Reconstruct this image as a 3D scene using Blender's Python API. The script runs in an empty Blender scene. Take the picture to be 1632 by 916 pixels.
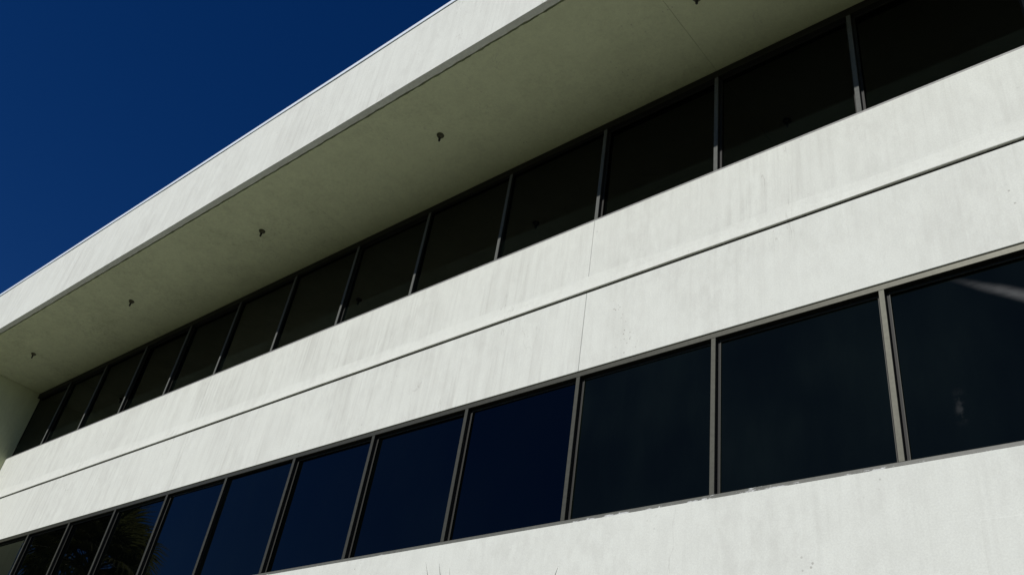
import bpy, bmesh, math, random
from mathutils import Vector, Matrix
random.seed(7)
C = bpy.context.scene.collection
S = bpy.context.scene
R = math.radians
GZ = 5.2                       # ground is z = 0; the calibrated heights below are measured from 5.2 m up

# ------------------------------------------------------------------ camera
cam_d = bpy.data.cameras.new('camera'); cam_d.lens = 1444.75/1632*36; cam_d.sensor_width = 36
cam_d.clip_start = .05; cam_d.clip_end = 6000
cam = bpy.data.objects.new('camera', cam_d); C.objects.link(cam)
_yaw, _pit, _rol = .7918, .6190, .1709
_f = Vector((-math.sin(_yaw)*math.cos(_pit), math.cos(_yaw)*math.cos(_pit), math.sin(_pit)))
_r = Vector((math.cos(_yaw), math.sin(_yaw), 0)); _u = _r.cross(_f)
_X = _r*math.cos(_rol)+_u*math.sin(_rol); _Y = -_r*math.sin(_rol)+_u*math.cos(_rol)
m = Matrix.Identity(4)
for i in range(3): m[i][0], m[i][1], m[i][2] = _X[i], _Y[i], -_f[i]
m.translation = Vector((1.9516, -6.0048, -3.6111+GZ))
cam.matrix_world = m
S.camera = cam

# ------------------------------------------------------------------ sky and sun
SUN_EL, SUN_AZ = R(33.2), R(.6)            # sun square on to the facade, a hair from the left
w = bpy.data.worlds.new('World'); S.world = w; w.use_nodes = True
nt = w.node_tree; nt.nodes.clear()
sky = nt.nodes.new('ShaderNodeTexSky'); sky.sky_type = 'NISHITA'; sky.sun_disc = False
sky.sun_elevation = SUN_EL; sky.sun_rotation = R(180)+SUN_AZ
sky.altitude = 200; sky.air_density = .8; sky.dust_density = 0; sky.ozone_density = 4
hs = nt.nodes.new('ShaderNodeHueSaturation'); hs.inputs['Saturation'].default_value = 1.30; hs.inputs['Hue'].default_value = .516
bg = nt.nodes.new('ShaderNodeBackground'); bg.inputs[1].default_value = .05
wo = nt.nodes.new('ShaderNodeOutputWorld')
nt.links.new(sky.outputs[0], hs.inputs['Color']); nt.links.new(hs.outputs[0], bg.inputs[0]); nt.links.new(bg.outputs[0], wo.inputs[0])
sd = bpy.data.lights.new('sun', 'SUN'); sd.energy = 3.95; sd.angle = R(.53); sd.color = (1, .972, .925)
sun = bpy.data.objects.new('sun', sd); C.objects.link(sun)
_sdir = Vector((-math.sin(SUN_AZ)*math.cos(SUN_EL), -math.cos(SUN_AZ)*math.cos(SUN_EL), math.sin(SUN_EL)))
sun.rotation_euler = _sdir.to_track_quat('Z', 'Y').to_euler(); sun.location = (0, -30, 40)
vs = S.view_settings; vs.view_transform = 'Standard'; vs.look = 'None'; vs.exposure = 0; vs.gamma = 1
vs.use_curve_mapping = False
S.cycles.max_bounces = 8; S.cycles.diffuse_bounces = 5

# ------------------------------------------------------------------ materials
def new_mat(name, color=(.5,.5,.5), rough=.6, metal=0, spec=.5):
    mt = bpy.data.materials.new(name); mt.use_nodes = True
    b = mt.node_tree.nodes['Principled BSDF']
    b.inputs['Base Color'].default_value = (*color, 1); b.inputs['Roughness'].default_value = rough
    b.inputs['Metallic'].default_value = metal; b.inputs['Specular IOR Level'].default_value = spec
    return mt, mt.node_tree, b
class NB:
    """small helper that chains shader nodes"""
    def __init__(s, nt): s.nt = nt; s.pos = nt.nodes.new('ShaderNodeNewGeometry').outputs['Position']
    def n(s, t, **kw):
        nd = s.nt.nodes.new(t)
        for k, v in kw.items(): setattr(nd, k, v)
        return nd
    def link(s, a, b): s.nt.links.new(a, b)
    def noise(s, scale, detail=4, rough=.55, stretch=(1,1,1), off=(0,0,0), dist=0):
        mp = s.n('ShaderNodeMapping'); mp.inputs['Scale'].default_value = stretch; mp.inputs['Location'].default_value = off
        s.link(s.pos, mp.inputs[0])
        t = s.n('ShaderNodeTexNoise'); t.inputs['Scale'].default_value = scale; t.inputs['Detail'].default_value = detail
        t.inputs['Roughness'].default_value = rough; t.inputs['Distortion'].default_value = dist
        s.link(mp.outputs[0], t.inputs['Vector']); return t.outputs[0]
    def ramp(s, f, a, b, lo=0., hi=1.):
        r = s.n('ShaderNodeMapRange'); r.inputs[1].default_value = a; r.inputs[2].default_value = b
        r.inputs[3].default_value = lo; r.inputs[4].default_value = hi; r.interpolation_type = 'SMOOTHSTEP'
        s.link(f, r.inputs[0]); return r.outputs[0]
    def math(s, op, a, b=None, c=None):
        q = s.n('ShaderNodeMath', operation=op)
        for i, v in enumerate((a, b, c)):
            if v is None: continue
            if isinstance(v, (int, float)): q.inputs[i].default_value = v
            else: s.link(v, q.inputs[i])
        return q.outputs[0]
    def mix(s, f, a, b):
        q = s.n('ShaderNodeMix', data_type='RGBA')
        for i, v in ((0, f), (6, a), (7, b)):
            if isinstance(v, (int, float)): q.inputs[i].default_value = v
            elif isinstance(v, tuple): q.inputs[i].default_value = (*v, 1)
            else: s.link(v, q.inputs[i])
        return q.outputs[2]
    def xyz(s):
        q = s.n('ShaderNodeSeparateXYZ'); s.link(s.pos, q.inputs[0]); return q.outputs
    def bump(s, h, strength, dist, b):
        q = s.n('ShaderNodeBump'); q.inputs['Strength'].default_value = strength; q.inputs['Distance'].default_value = dist
        s.link(h, q.inputs['Height']); s.link(q.outputs[0], b.inputs['Normal'])

def stucco(name, light, dirt, streak=.5, specks=False):
    """painted cement plaster: fine grain, rain streaks running down, blotches, pin holes"""
    mt, t, b = new_mat(name, light, .85, 0, .2); k = NB(t)
    st1 = k.ramp(k.noise(5.5, 5, .62, (1,1,.055), dist=.25), .40, .74)
    st2 = k.ramp(k.noise(1.5, 3, .5, (1,1,.30), (3,1,7)), .38, .70)
    st3 = k.ramp(k.noise(21, 3, .6, (1,1,.035), (9,4,2)), .45, .75)
    blot = k.ramp(k.noise(.55, 4, .6, (1,1,1.2), (5,2,1)), .34, .66)
    f = k.math('ADD', k.math('MULTIPLY', st1, .27), k.math('MULTIPLY', st2, .16))
    f = k.math('ADD', f, k.math('MULTIPLY', st3, .34))
    f = k.math('MULTIPLY', f, k.math('ADD', k.math('MULTIPLY', blot, .8), .35))
    at = k.n('ShaderNodeAttribute', attribute_type='OBJECT', attribute_name='grime_shade')
    f = k.math('MULTIPLY', f, k.math('MULTIPLY', k.math('ADD', at.outputs['Fac'], 1.0), streak))
    col = k.mix(f, light, dirt)
    mott = k.math('MULTIPLY', k.ramp(k.noise(7, 6, .72, (1,1,.55), (8,2,5)), .36, .66), k.ramp(k.noise(1.1, 3, .5, (1,1,.7), (2,2,9)), .3, .7, .3, 1))
    col = k.mix(k.math('MULTIPLY', mott, .30), col, dirt)
    grain = k.noise(75, 5, .75)
    col = k.mix(k.ramp(grain, .34, .66, .20, 0), col, tuple(c*.75 for c in dirt))
    # a few pin holes and rust dots, clustered
    v = k.n('ShaderNodeTexVoronoi'); v.inputs['Scale'].default_value = 15; k.link(k.pos, v.inputs['Vector'])
    pin = k.math('MULTIPLY', k.ramp(v.outputs['Distance'], .10, .17, 1, 0), k.ramp(k.noise(1.6, 2, .5, (1,1,1), (11,0,3)), .60, .70))
    col = k.mix(k.math('MULTIPLY', pin, .55), col, (.24,.23,.20))
    x, y, z = k.xyz()
    v2 = k.n('ShaderNodeTexVoronoi'); v2.inputs['Scale'].default_value = 26; k.link(k.pos, v2.inputs['Vector'])
    near = k.ramp(k.math('ABSOLUTE', k.math('SUBTRACT', k.math('ADD', x, k.math('MULTIPLY', z, .42)), (GZ+1.45)*.42-2.52)), .02, .13, 1, 0)
    near = k.math('MULTIPLY', near, k.ramp(k.math('ABSOLUTE', k.math('SUBTRACT', z, GZ+1.42)), .25, .42, 1, 0))
    near = k.math('MULTIPLY', near, k.ramp(k.noise(9, 2, .5), .44, .52))
    col = k.mix(k.math('MULTIPLY', k.math('MULTIPLY', k.ramp(v2.outputs['Distance'], .13, .24, 1, 0), near), .7), col, (.22,.20,.17))
    # hair cracks: thin iso-lines of a warped noise, only here and there
    cr = k.math('ABSOLUTE', k.math('SUBTRACT', k.noise(.9, 5, .6, (1.3,1,.35), (2,6,9), .6), .5))
    crk = k.math('MULTIPLY', k.ramp(cr, .0, .0032, 1, 0), k.ramp(k.noise(.7, 2, .5, (1,1,1), (1,8,4)), .56, .64))
    col = k.mix(k.math('MULTIPLY', crk, .35), col, (.26,.25,.22))
    k.link(col, b.inputs['Base Color'])
    h = k.math('ADD', k.math('MULTIPLY', k.noise(48, 4, .65), .7), k.math('MULTIPLY', grain, .5))
    k.bump(h, .22, .005, b)
    return mt
M_WALL = stucco('white painted stucco', (.665,.685,.635), (.43,.43,.395), .5)
M_SOFF = stucco('soffit stucco', (.615,.65,.44), (.41,.43,.285), .8)

def metal_paint(name, col, mott=.12, chips=False, rough=.5, met=0, spec=.4):
    mt, t, b = new_mat(name, col, rough, met, spec); k = NB(t)
    n1 = k.noise(26, 5, .7); n2 = k.noise(2.5, 3, .5, (1,1,1), (4,4,1))
    c = k.mix(k.ramp(n1, .3, .7), tuple(v*(1-mott) for v in col), tuple(min(1, v*(1+mott)) for v in col))
    c = k.mix(k.ramp(n2, .35, .7, 0, .2), c, tuple(v*.7 for v in col))
    if chips:      # old white paint dragged over the sill, worn through in flakes
        x, y, z = k.xyz()
        area = k.math('MULTIPLY', k.ramp(x, -3.5, -2.6), k.ramp(x, -.5, .6, 1, 0))
        low = k.ramp(z, GZ-.562, GZ-.530, .09, -.05)
        v = k.math('ADD', k.noise(5.5, 6, .75, (1,1,5), (7,3,2)), low)
        v = k.math('ADD', v, k.math('MULTIPLY', k.math('SUBTRACT', area, 1), .11))
        c = k.mix(k.ramp(v, .545, .575), c, (.50,.51,.50))
    k.link(c, b.inputs['Base Color'])
    k.bump(n1, .06, .001, b)
    return mt
M_FRAME = metal_paint('bronze grey window frame', (.066,.066,.052), met=.55, rough=.48)
M_SILL = metal_paint('bronze grey sill with white paint flakes', (.112,.114,.098), .14, True)
M_FRAME2 = metal_paint('upper window frame', (.112,.116,.108), .12, rough=.7, spec=.08)
M_HEAD2 = metal_paint('dark bronze head rail', (.020,.019,.015), .2, spec=.15)
M_BEAD = metal_paint('dull bronze glazing bead', (.060,.060,.050), .1, spec=.2)
M_SILL2 = metal_paint('upper sill', (.20,.20,.19), .2)
M_COPE = metal_paint('white metal coping', (.74,.80,.88), .04, rough=.35)
M_GROOVE_SHADE, _, _ = new_mat('dark groove shade', (.06,.06,.055), .8)
M_GASK_SHADE, _, _ = new_mat('black gasket and frame shade', (.008,.008,.007), .7)
M_LAMP = metal_paint('olive bronze lamp cap', (.075,.073,.040), .2)
M_BLACK, _, _ = new_mat('black lamp socket', (.010,.010,.009), .5)

def glass():
    mt, t, b = new_mat('dark tinted glass', (.001,.001,.001), .012, 0, .5); k = NB(t)
    b.inputs['IOR'].default_value = 1.41
    x, y, z = k.xyz()
    # thin film of dust, thicker low down, with run marks
    d = k.math('MULTIPLY', k.ramp(k.noise(.8, 3, .5, (1,1,.8)), .30, .72, .25, 1), k.ramp(k.noise(6, 4, .6, (1,1,.25)), .3, .75, .72, 1))
    at = k.n('ShaderNodeAttribute', attribute_type='OBJECT', attribute_name='dust')
    film = k.math('MULTIPLY', k.math('ADD', .0008, k.math('MULTIPLY', d, .0022)), at.outputs['Fac'])
    co = k.n('ShaderNodeAttribute', attribute_type='OBJECT', attribute_name='gloss')
    k.link(co.outputs['Fac'], b.inputs['Specular IOR Level'])
    # sun glare streak painted into the glass colour, and a small whitish mark, on the pane at the right
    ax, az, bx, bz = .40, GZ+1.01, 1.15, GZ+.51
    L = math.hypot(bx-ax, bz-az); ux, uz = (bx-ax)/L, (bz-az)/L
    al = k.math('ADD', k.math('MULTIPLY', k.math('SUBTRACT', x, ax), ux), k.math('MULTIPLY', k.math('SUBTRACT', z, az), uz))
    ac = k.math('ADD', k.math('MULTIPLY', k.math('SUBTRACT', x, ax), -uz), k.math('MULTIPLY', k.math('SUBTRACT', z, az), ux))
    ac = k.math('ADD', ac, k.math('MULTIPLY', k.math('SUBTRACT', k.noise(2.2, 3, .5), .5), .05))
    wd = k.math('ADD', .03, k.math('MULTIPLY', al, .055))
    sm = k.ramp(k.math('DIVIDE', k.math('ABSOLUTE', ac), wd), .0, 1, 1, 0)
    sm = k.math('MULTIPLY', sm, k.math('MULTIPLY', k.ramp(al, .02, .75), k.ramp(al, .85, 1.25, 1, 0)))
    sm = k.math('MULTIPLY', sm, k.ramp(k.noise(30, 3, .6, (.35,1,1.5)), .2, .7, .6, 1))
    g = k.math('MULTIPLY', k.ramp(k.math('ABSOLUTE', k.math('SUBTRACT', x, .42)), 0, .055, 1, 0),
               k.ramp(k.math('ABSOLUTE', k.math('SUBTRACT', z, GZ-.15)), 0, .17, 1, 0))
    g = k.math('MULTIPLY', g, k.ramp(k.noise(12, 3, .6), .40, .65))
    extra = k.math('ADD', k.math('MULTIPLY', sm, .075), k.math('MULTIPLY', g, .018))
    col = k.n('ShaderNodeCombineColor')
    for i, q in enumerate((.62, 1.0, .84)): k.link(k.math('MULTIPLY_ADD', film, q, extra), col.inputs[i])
    k.link(col.outputs[0], b.inputs['Base Color'])
    k.bump(k.noise(.9, 2, .5), .05, .02, b)
    return mt
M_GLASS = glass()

def ground_mat(name, a, bcol, sc=.6, fine=30):
    mt, t, b = new_mat(name, a, .9, 0, .2); k = NB(t)
    f = k.math('ADD', k.math('MULTIPLY', k.noise(sc, 5, .6), .6), k.math('MULTIPLY', k.noise(fine, 4, .7), .4))
    k.link(k.mix(k.ramp(f, .35, .65), a, bcol), b.inputs['Base Color']); k.bump(k.noise(fine*2, 4, .7), .5, .02, b)
    return mt
M_GRASS = ground_mat('sunlit lawn', (.040,.050,.018), (.065,.070,.028))
M_PATH = ground_mat('concrete paving', (.20,.19,.16), (.25,.24,.20), .5, 60)
M_ASPH = ground_mat('asphalt', (.050,.050,.048), (.070,.070,.066), .4, 50)
M_LEAF = ground_mat('palm leaf', (.075,.080,.035), (.115,.115,.055), 2, 20)
M_DEAD = ground_mat('dry palm leaf', (.22,.155,.085), (.30,.22,.13), 2, 20)
M_FIB, _, _ = new_mat('pale palm fibre', (.62,.57,.46), .7)
M_BARK = ground_mat('palm trunk', (.12,.095,.07), (.19,.155,.12), 3, 25)
for _m, _c in ((M_LEAF, (.10,.11,.035)), (M_DEAD, (.26,.17,.08))):
    _t = _m.node_tree; _b = _t.nodes['Principled BSDF']; _o = _t.nodes['Material Output']
    _tr = _t.nodes.new('ShaderNodeBsdfTranslucent'); _tr.inputs[0].default_value = (*_c, 1)
    _mx = _t.nodes.new('ShaderNodeMixShader'); _mx.inputs[0].default_value = .45
    _t.links.new(_b.outputs[0], _mx.inputs[1]); _t.links.new(_tr.outputs[0], _mx.inputs[2]); _t.links.new(_mx.outputs[0], _o.inputs['Surface'])
M_YUC = ground_mat('yucca leaf', (.045,.060,.035), (.070,.085,.050), 2, 20)

# ------------------------------------------------------------------ object helpers
def link_mesh(name, bm, mat, parent=None, smooth=False):
    me = bpy.data.meshes.new(name); bmesh.ops.recalc_face_normals(bm, faces=bm.faces); bm.to_mesh(me); bm.free()
    me.materials.append(mat)
    if smooth:
        for p in me.polygons: p.use_smooth = True
    o = bpy.data.objects.new(name, me); C.objects.link(o); o.parent = parent
    return o
def tag(o, label=None, cat=None, group=None, kind=None):
    for k, v in (('label', label), ('category', cat), ('group', group), ('kind', kind)):
        if v: o[k] = v
    return o
def empty(name, loc=(0,0,0)):
    o = bpy.data.objects.new(name, None); o.empty_display_size = .2; C.objects.link(o); o.location = loc; return o
def copy_part(o, parent, dx):
    c = o.copy(); C.objects.link(c); c.parent = parent; c.location = (o.location.x+dx, o.location.y, o.location.z); return c
def box(bm, x0, x1, y0, y1, z0, z1, bev=0):
    v = [bm.verts.new((x, y, z)) for z in (z0, z1) for x, y in ((x0,y0),(x1,y0),(x1,y1),(x0,y1))]
    fs = [bm.faces.new([v[i] for i in q]) for q in ((3,2,1,0),(4,5,6,7),(0,1,5,4),(1,2,6,5),(2,3,7,6),(3,0,4,7))]
    if bev:
        es = {e for f in fs for e in f.edges}
        bmesh.ops.bevel(bm, geom=list(es), offset=bev, segments=1, affect='EDGES')
    return fs
def bx(x0, x1, y0, y1, z0, z1, bev=0):
    bm = bmesh.new(); box(bm, x0, x1, y0, y1, z0, z1, bev); return bm
def prism_x(prof, x0, x1, n=1, jit=None):
    """extrude a closed (y, z) profile along x in n steps; jit(k, x) may shift profile point k"""
    bm = bmesh.new(); rings = []
    for i in range(n+1):
        x = x0+(x1-x0)*i/n
        rings.append([bm.verts.new((x, y+(jit(k, x)[0] if jit else 0), z+(jit(k, x)[1] if jit else 0))) for k, (y, z) in enumerate(prof)])
    m_ = len(prof)
    for a, b in zip(rings, rings[1:]):
        for k in range(m_): bm.faces.new((a[k], a[(k+1) % m_], b[(k+1) % m_], b[k]))
    bm.faces.new(rings[0]); bm.faces.new(rings[-1][::-1])
    return bm
def tube(bm, pts, rads, seg=10, cap=True):
    rings = []
    for i, p in enumerate(pts):
        p = Vector(p); d = (Vector(pts[min(i+1, len(pts)-1)])-Vector(pts[max(i-1, 0)])).normalized()
        a = d.cross(Vector((1,.13,.07))).normalized(); b = d.cross(a)
        rings.append([bm.verts.new(p+(a*math.cos(2*math.pi*k/seg)+b*math.sin(2*math.pi*k/seg))*rads[i]) for k in range(seg)])
    for r0, r1 in zip(rings, rings[1:]):
        for k in range(seg): bm.faces.new((r0[k], r0[(k+1) % seg], r1[(k+1) % seg], r1[k]))
    if cap: bm.faces.new(rings[0]); bm.faces.new(rings[-1][::-1])

# ------------------------------------------------------------------ the ground
def sheet(name, x0, x1, y0, y1, z, mat):
    bm = bmesh.new(); bm.faces.new([bm.verts.new(v) for v in ((x0,y0,z),(x1,y0,z),(x1,y1,z),(x0,y1,z))])
    return tag(link_mesh(name, bm, mat), kind='structure')
sheet('lawn', -2500, 2500, -2500, 2500, 0, M_GRASS)
sheet('path', -40, 40, -4.6, -2.6, .004, M_PATH)
sheet('parking_lot', -60, 60, -50, -17, .004, M_ASPH)
tag(link_mesh('kerb', bx(-60, 60, -17, -16.85, -.1, .12, .01), M_PATH), kind='structure')

# ------------------------------------------------------------------ the office building
W = 1.5                                    # window module
XL, XR = -18.0, 9.0                        # left inner corner, right end of what is built
Zs = dict(lsill=-.558, lsf=-.5207, lhf=.9736, lhead=1.0307, groove=2.005, usill=2.990, usf=3.0294, uhf=4.452, soff=4.567, ftop=5.800)
Zs = {k: v+GZ for k, v in Zs.items()}
OV = 1.81                                  # overhang of the roof
B = empty('office_building', (-4, 0, 0))
tag(B, 'white stuccoed office block with dark window bands under a deep flat roof overhang', 'building')
B.location = (0, 0, 0)
# body behind the facade
link_mesh('building_core', bx(XL-8, XR, .10, 14, 0, Zs['soff']-.02), M_WALL, B)
PF = -.012                                 # stucco faces stand 12 mm proud of the window frames

def wall_panel(x0, x1, z0, z1, grime_shade, y=PF, back=.08, bev=.003):
    o = link_mesh('wall_panel', bx(x0, x1, y, back, z0, z1, bev), M_WALL, B); o['grime_shade'] = grime_shade; return o
joints = [XL, -10.5, -3.0, 4.5, XR]
gr = {0: 1.35, 1: 1.05, 2: .35, 3: .3}  # greyer to the left: real dirt plus vignetting put into the colour
for i, (a, b) in enumerate(zip(joints, joints[1:])):
    g = .0019
    wall_panel(a+(g if i else 0), b-g, Zs['groove']+.205, Zs['usill'], gr[i], bev=0)                      # above the groove
    wall_panel(a+(g if i else 0), b-g, Zs['lhead'], Zs['groove']-.015, gr[i]-.15)                   # below the groove
wall_panel(XL, XR, 0, Zs['lsill'], -.25)                                                           # under the lower windows
pt = link_mesh('repair_patch', bx(.447, 1.55, PF-.0016, PF+.01, GZ-1.62, GZ-1.022, .0012), M_WALL, B); pt['grime_shade'] = .15
# strip of light plaster behind the panel joints
link_mesh('joint_backing', bx(XL+.01, XR-.01, .004, .07, Zs['lhead']+.02, Zs['groove']-.03), M_WALL, B)
link_mesh('joint_backing', bx(XL+.01, XR-.01, .004, .07, Zs['groove']+.215, Zs['usill']-.02), M_WALL, B)
# flared drip course over the groove
zg = Zs['groove']
o = link_mesh('drip_course', prism_x([(PF, zg+.205), (-.0125, zg+.175), (-.018, zg+.10), (-.028, zg+.020), (-.027, zg+.013), (-.012, zg+.013), (-.012, zg+.035), (.055, zg+.035), (.055, zg+.205)],
    XL, XR, 90, lambda k, x: (0, 0) if k in (0, 7, 8) else (.0012*math.sin(x*3.1+k)+.0008*math.sin(x*11), .0012*math.sin(x*2.3) if k in (3, 4, 5) else 0)), M_WALL, B)
o['grime_shade'] = -.6
link_mesh('groove_shade', bx(XL+.005, XR-.005, .022, .054, zg-.0145, zg+.033), M_GROOVE_SHADE, B)  # dark strip stands in for the shade inside the groove

def window_row(zs, zsf, zhf, zhead, fm, sm, hm, pane_lab):
    """one ribbon of windows: head rail, sill, mullions, panes and beads, all on the same module"""
    def capped(cap, body, mat, name):
        bm = bmesh.new(); box(bm, *cap, .002)
        for f in box(bm, *body): f.material_index = 1  # black behind the caps: shade on frame sides put into the colour
        return bm
    def two(name, bm, mat, par):
        o = link_mesh(name, bm, mat, par); o.data.materials.append(M_GASK_SHADE); return o
    fr = two('window_frame', capped((XL, XR, 0, .014, zhf, zhead-.006), (XL, XR, .0145, .095, zhf+.003, zhead-.007), fm, ''), hm, B)
    link_mesh('sill', bx(XL, XR, 0, .095, zs+.003, zsf, .003), sm, fr)
    n = round((XR-XL)/W)
    mul = two('mullion', capped((-.0225, .0225, .001, .014, zsf, zhf), (-.0195, .0195, .0145, .092, zsf+.001, zhf+.001), fm, ''), fm, fr); mul.location.x = XL+W
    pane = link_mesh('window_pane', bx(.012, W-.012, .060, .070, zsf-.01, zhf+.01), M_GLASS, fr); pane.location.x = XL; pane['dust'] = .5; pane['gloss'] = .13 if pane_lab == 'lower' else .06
    bm = bmesh.new(); e = .0225
    def ring(o, t_, y0, y1):
        return box(bm, o, o+t_, y0, y1, zsf+.0005, zhf-.0005)+box(bm, W-o-t_, W-o, y0, y1, zsf+.0005, zhf-.0005)+\
        box(bm, o+t_+.0003, W-o-t_-.0003, y0, y1, zsf+.0005+o-e, zsf+t_+o-e)+box(bm, o+t_+.0003, W-o-t_-.0003, y0, y1, zhf-t_-o+e, zhf-.0005-o+e)
    ring(e+.0205, .0050, .051, .0605); 
    for f in ring(e, .020, .054, .0605): f.material_index = 1
    bead = two('glazing_bead', bm, hm if pane_lab == 'upper' else M_BEAD, fr); bead.location.x = XL
    for i in range(1, n):
        if i < n-1: copy_part(mul, fr, W*i)
        copy_part(bead, fr, W*i)
        # every sheet of glass sits a touch out of true, so each mirrors the sky a little differently
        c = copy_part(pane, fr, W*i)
        c.rotation_euler = (random.uniform(-.0022,.0022), 0, random.uniform(-.0022,.0022))
        new = XL+W*i > -3.1                # the panes right of the wall joint are a newer, greener and duller glass
        c['dust'] = random.uniform(1.6, 2.3) if new else random.uniform(.3, .8)
        c['gloss'] = random.uniform(.20, .26) if new else random.uniform(.44, .56)
        if pane_lab == 'upper': c['gloss'] = random.uniform(.15, .24) if i > 4 else random.uniform(.06, .09); c['dust'] = random.uniform(1.0, 1.7)
    return fr
window_row(Zs['lsill'], Zs['lsf'], Zs['lhf'], Zs['lhead'], M_FRAME, M_SILL, M_FRAME, 'lower')
window_row(Zs['usill'], Zs['usf'], Zs['uhf'], Zs['soff']-.001, M_FRAME2, M_SILL2, M_HEAD2, 'upper')

# projecting wing at the left end (its inner face closes the window bands)
YR = -.90
wing = link_mesh('side_wall', bx(XL-8, XL-.001, YR, .10, 0, Zs['soff']-.003, .006), M_SOFF, B); wing['grime_shade'] = -.2

# roof overhang: fascia beam, drip groove, soffit panels, coping
RX0, RX1 = XL-8, XR+.6
def jag(k, x):
    r = math.sin(x*37.1)*.5+math.sin(x*91.7+1)*.3+math.sin(x*13.3)*.6
    return (.0045*r, 0) if k in (2, 3) else (.0015*math.sin(x*1.7), 0)
zs = Zs['soff']
fb = link_mesh('roof_fascia', prism_x([(-OV, Zs['ftop']), (-OV, zs-.012), (-OV+.088, zs-.012), (-OV+.088, zs+.20), (-OV+.22, zs+.20), (-OV+.22, Zs['ftop'])], RX0, RX1, 700, jag), M_WALL, B)
fb['grime_shade'] = .8
cp = link_mesh('coping', prism_x([(-OV-.016, Zs['ftop']-.018), (-OV-.022, Zs['ftop']+.026), (-OV+.02, Zs['ftop']+.038), (-OV+.30, Zs['ftop']+.024), (-OV+.30, Zs['ftop']+.004), (-OV-.006, Zs['ftop']+.003), (-OV-.006, Zs['ftop']-.018)], RX0, RX1, 60,
    lambda k, x: (0, .002*math.sin(x*1.3))), M_COPE, fb)
link_mesh('roof_deck', bx(RX0, RX1, -OV+.23, 14, zs+.10, Zs['ftop']-.25), M_WALL, B)
sj = [RX0, -19.5, -13.5, -7.5, -1.5, 4.5, RX1]
sg = {-1.5: .0019, -7.5: .0010, -13.5: .0006, -19.5: .002, 4.5: .004}
for a, b in zip(sj, sj[1:]):
    ga, gb = sg.get(a, 0), sg.get(b, 0)
    y0 = -OV+.116
    pr = [(y0, zs), (y0, zs+.085), (.30, zs+.085), (.30, zs)]
    o = link_mesh('soffit_panel', prism_x(pr, a+ga, b-gb, 150, lambda k, x: ((.005*math.sin(x*53.3)*math.sin(x*7.7)+.003*math.sin(x*131)+.002*math.sin(x*19.1), 0) if k < 2 else (0, 0))), M_SOFF, B)
    o['grime_shade'] = max(0, -.085*(a+b)/2-.1)  # panels darken leftwards: shade and vignetting painted into the soffit colour

# ------------------------------------------------------------------ lamps under the overhang
def lathe(bm, prof, seg=20, axis=(0,0)):
    rings = [[bm.verts.new((axis[0]+r*math.cos(2*math.pi*k/seg), axis[1]+r*math.sin(2*math.pi*k/seg), z)) for k in range(seg)] for r, z in prof]
    for r0, r1 in zip(rings, rings[1:]):
        for k in range(seg): bm.faces.new((r0[k], r0[(k+1) % seg], r1[(k+1) % seg], r1[k]))
    bm.faces.new(rings[0]); bm.faces.new(rings[-1][::-1])
lab = ['small soffit lamp nearest the projecting side wall, leftmost of the row',
       'second soffit lamp from the projecting side wall',
       'middle soffit lamp of the row under the roof overhang',
       'soffit lamp just right of the middle one, second from the right end of the row',
       'soffit lamp beside the soffit joint, cut off by the top of the photo']
def lamp(x, label):
    t = empty('soffit_lamp', (x, -.955, zs))
    tag(t, label, 'lamp', 'small lamps in a row under the roof overhang')
    bm = bmesh.new(); lathe(bm, [(.048, -.0005), (.050, -.008), (.043, -.022), (.026, -.040), (.016, -.046)]); link_mesh('lamp_cap', bm, M_LAMP, t, True)
    bm = bmesh.new(); lathe(bm, [(.0145, -.040), (.015, -.100), (.012, -.106)], 14); link_mesh('lamp_socket', bm, M_BLACK, t, True)
    return t
for x, l in zip((-16.33, -12.54, -8.71, -4.92, -1.19), lab): lamp(x, l)

# ------------------------------------------------------------------ fan palm on the lawn (seen mirrored in the lower windows)
def fan_frond_mesh(name, mat, pet=.85, rad=.95, nseg=26, droop=.35, spread=205):
    """leaf stalk along +x, then a folded fan of narrow, split, drooping segments"""
    bm = bmesh.new()
    tube(bm, [(0,0,0), (pet*.5,0,.05), (pet,0,.06)], [.022,.016,.010], 5)
    for i in range(nseg):
        a = R(-spread/2+spread*i/(nseg-1)); L = rad*(.72+.28*math.cos(a*.8))*random.uniform(.9,1.08)
        d = Vector((math.cos(a), math.sin(a), 0)); n = Vector((-math.sin(a), math.cos(a), 0))
        p0 = Vector((pet,0,.06)); prev = None
        for s, wd in ((.04,.012), (.45,.038), (.75,.026), (1,.002)):
            dr = droop*L*s*s*(.6+.5*abs(math.sin(a/1.6)))+ (random.uniform(.0,.22)*L if s == 1 else 0)
            c = p0+d*L*s*(1-.12*s)+Vector((0,0,-dr))
            ring = [bm.verts.new(c+n*wd), bm.verts.new(c+Vector((0,0,-.35*wd))), bm.verts.new(c-n*wd)]
            if prev:
                bm.faces.new((prev[0],prev[1],ring[1],ring[0])); bm.faces.new((prev[1],prev[2],ring[2],ring[1]))
            prev = ring
    me = bpy.data.meshes.new(name); bm.to_mesh(me); bm.free(); me.materials.append(mat); return me
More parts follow.
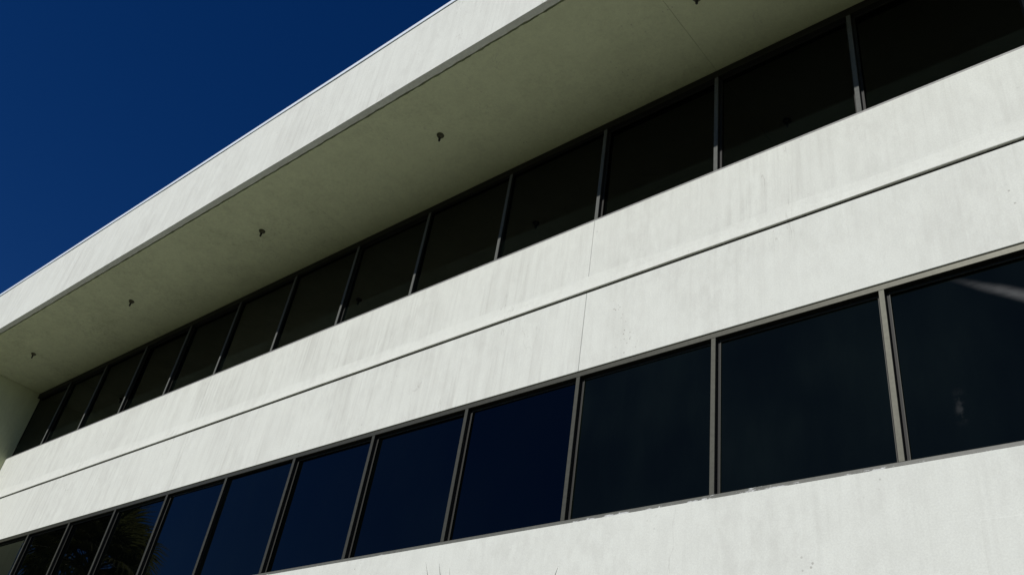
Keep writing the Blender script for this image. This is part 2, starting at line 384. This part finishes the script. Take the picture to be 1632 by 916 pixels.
def palm(loc, H, label):
    t = empty('fan_palm', loc); tag(t, label, 'palm tree')
    bm = bmesh.new(); pts, rd = [], []
    for i in range(34):
        z = H*i/33; pts.append((.10*math.sin(z*.5), .06*math.sin(z*.4), z)); rd.append((.30-.14*min(1, z/2.2)-.012*z)*(1.06 if i % 2 else .97))
    tube(bm, pts, rd, 14); link_mesh('trunk', bm, M_BARK, t)
    top = Vector(pts[-1])
    ms = [fan_frond_mesh('palm_frond', M_LEAF), fan_frond_mesh('palm_frond', M_LEAF, .95, .9, 24, .5)]
    md = fan_frond_mesh('dry_frond', M_DEAD, .6, .8, 22, .75, 150)
    for i in range(74):
        f = bpy.data.objects.new('palm_frond', ms[i % 2]); C.objects.link(f); f.parent = t
        u = (i+.5)/74; el = R(82-105*u**.85)+random.uniform(-.12,.12)
        f.location = top+Vector((0,0,.10-.30*u)); f.rotation_euler = (random.uniform(-.35,.35), -el, i*2.39996+random.uniform(-.2,.2))
        s = random.uniform(.88,1.08); f.scale = (s,s,s)
    for i in range(56):
        f = bpy.data.objects.new('dry_frond', md); C.objects.link(f); f.parent = t
        f.location = top+Vector((0,0,-.05-1.15*i/56)); f.rotation_euler = (random.uniform(-.5,.5), R(20+55*(i/56)**.6)+random.uniform(-.2,.25), i*2.39996)
        s = random.uniform(.95,1.25); f.scale = (s,s,s)
    threads(t, top)
def threads(root, top):
    """pale fibres that stand off the crown of an old fan palm"""
    for i in range(26):
        a = i*2.4; el = R(random.uniform(-5, 65)); L = random.uniform(1.1, 1.75); bm = bmesh.new()
        d = Vector((math.cos(a)*math.cos(el), math.sin(a)*math.cos(el), math.sin(el))); side = Vector((-math.sin(a), math.cos(a), 0))*random.uniform(-.25,.25)
        tube(bm, [tuple(d*L*t+side*math.sin(t*5)*.5+Vector((0,0,-.35*t*t*L))) for t in (.35,.55,.75,.9,1)], [.007,.007,.006,.005,.003], 4)
        o = link_mesh('fibre', bm, M_FIB, root); o.location = top
palm((-19.2, -2.95, 0), 1.92+GZ, 'tall fan palm with a dry frond skirt, mirrored in the lower left windows')

# ------------------------------------------------------------------ yucca under the windows: only leaf tips reach into the picture
def yucca(loc, label):
    t = empty('yucca_plant', loc); tag(t, label, 'plant')
    base = Vector(loc)
    heads = [Vector((-.66,-3.28,1.98))-base, Vector((-.60,-3.16,2.02))-base]
    bm = bmesh.new(); tube(bm, [(0,0,0), (.01,.0,.7), (0,0,1.2)], [.15,.12,.11], 10)
    for h in heads: tube(bm, [(0,0,1.12), (h.x*.7, h.y*.7, 1.45), tuple(h)], [.10,.08,.07], 9)
    link_mesh('trunk', bm, M_BARK, t)
    def leaf(p, q, wd):
        """stiff tapering blade from p to tip q, folded along its middle"""
        bm = bmesh.new(); d = q-p; n = d.cross(Vector((0,0,1))); n = n.normalized() if n.length > 1e-4 else Vector((1,0,0)); up = n.cross(d).normalized(); prev = None
        for s, k_ in ((0,.7), (.3,1), (.65,.75), (.88,.36), (1,.03)):
            c = p+d*s+Vector((0,0,-.05*d.length*math.sin(s*math.pi)*-1))
            ring = [bm.verts.new(c+n*wd*k_), bm.verts.new(c-up*wd*k_*.35), bm.verts.new(c-n*wd*k_)]
            if prev: bm.faces.new((prev[0],prev[1],ring[1],ring[0])); bm.faces.new((prev[1],prev[2],ring[2],ring[1]))
            prev = ring
        link_mesh('leaf', bm, M_YUC, t)
    o = Vector((1.9516,-6.0048,-3.6111+GZ))
    # tips that show along the bottom of the photo, as points above the lawn
    tips = [(0, (-.876,-3.440,2.829)), (0, (-.838,-3.400,2.838)), (0, (-.790,-3.380,2.818)), (1, (-.452,-3.081,2.893))]
    for h, q in tips: leaf(heads[h]+Vector((random.uniform(-.02,.02), 0, 0)), Vector(q)-base, .021)
    for hi, h in enumerate(heads):
        for i in range(46):
            u = i/46; az = i*2.39996; el = R(62-95*u)
            q = h+Vector((math.cos(az)*math.cos(el), math.sin(az)*math.cos(el), math.sin(el)))*random.uniform(.50,.60)
            leaf(h+Vector((0,0,-.18*u)), q, .021)
yucca((-.55, -3.2, 0), 'spiky yucca in front of the wall, only its leaf tips reaching into view')
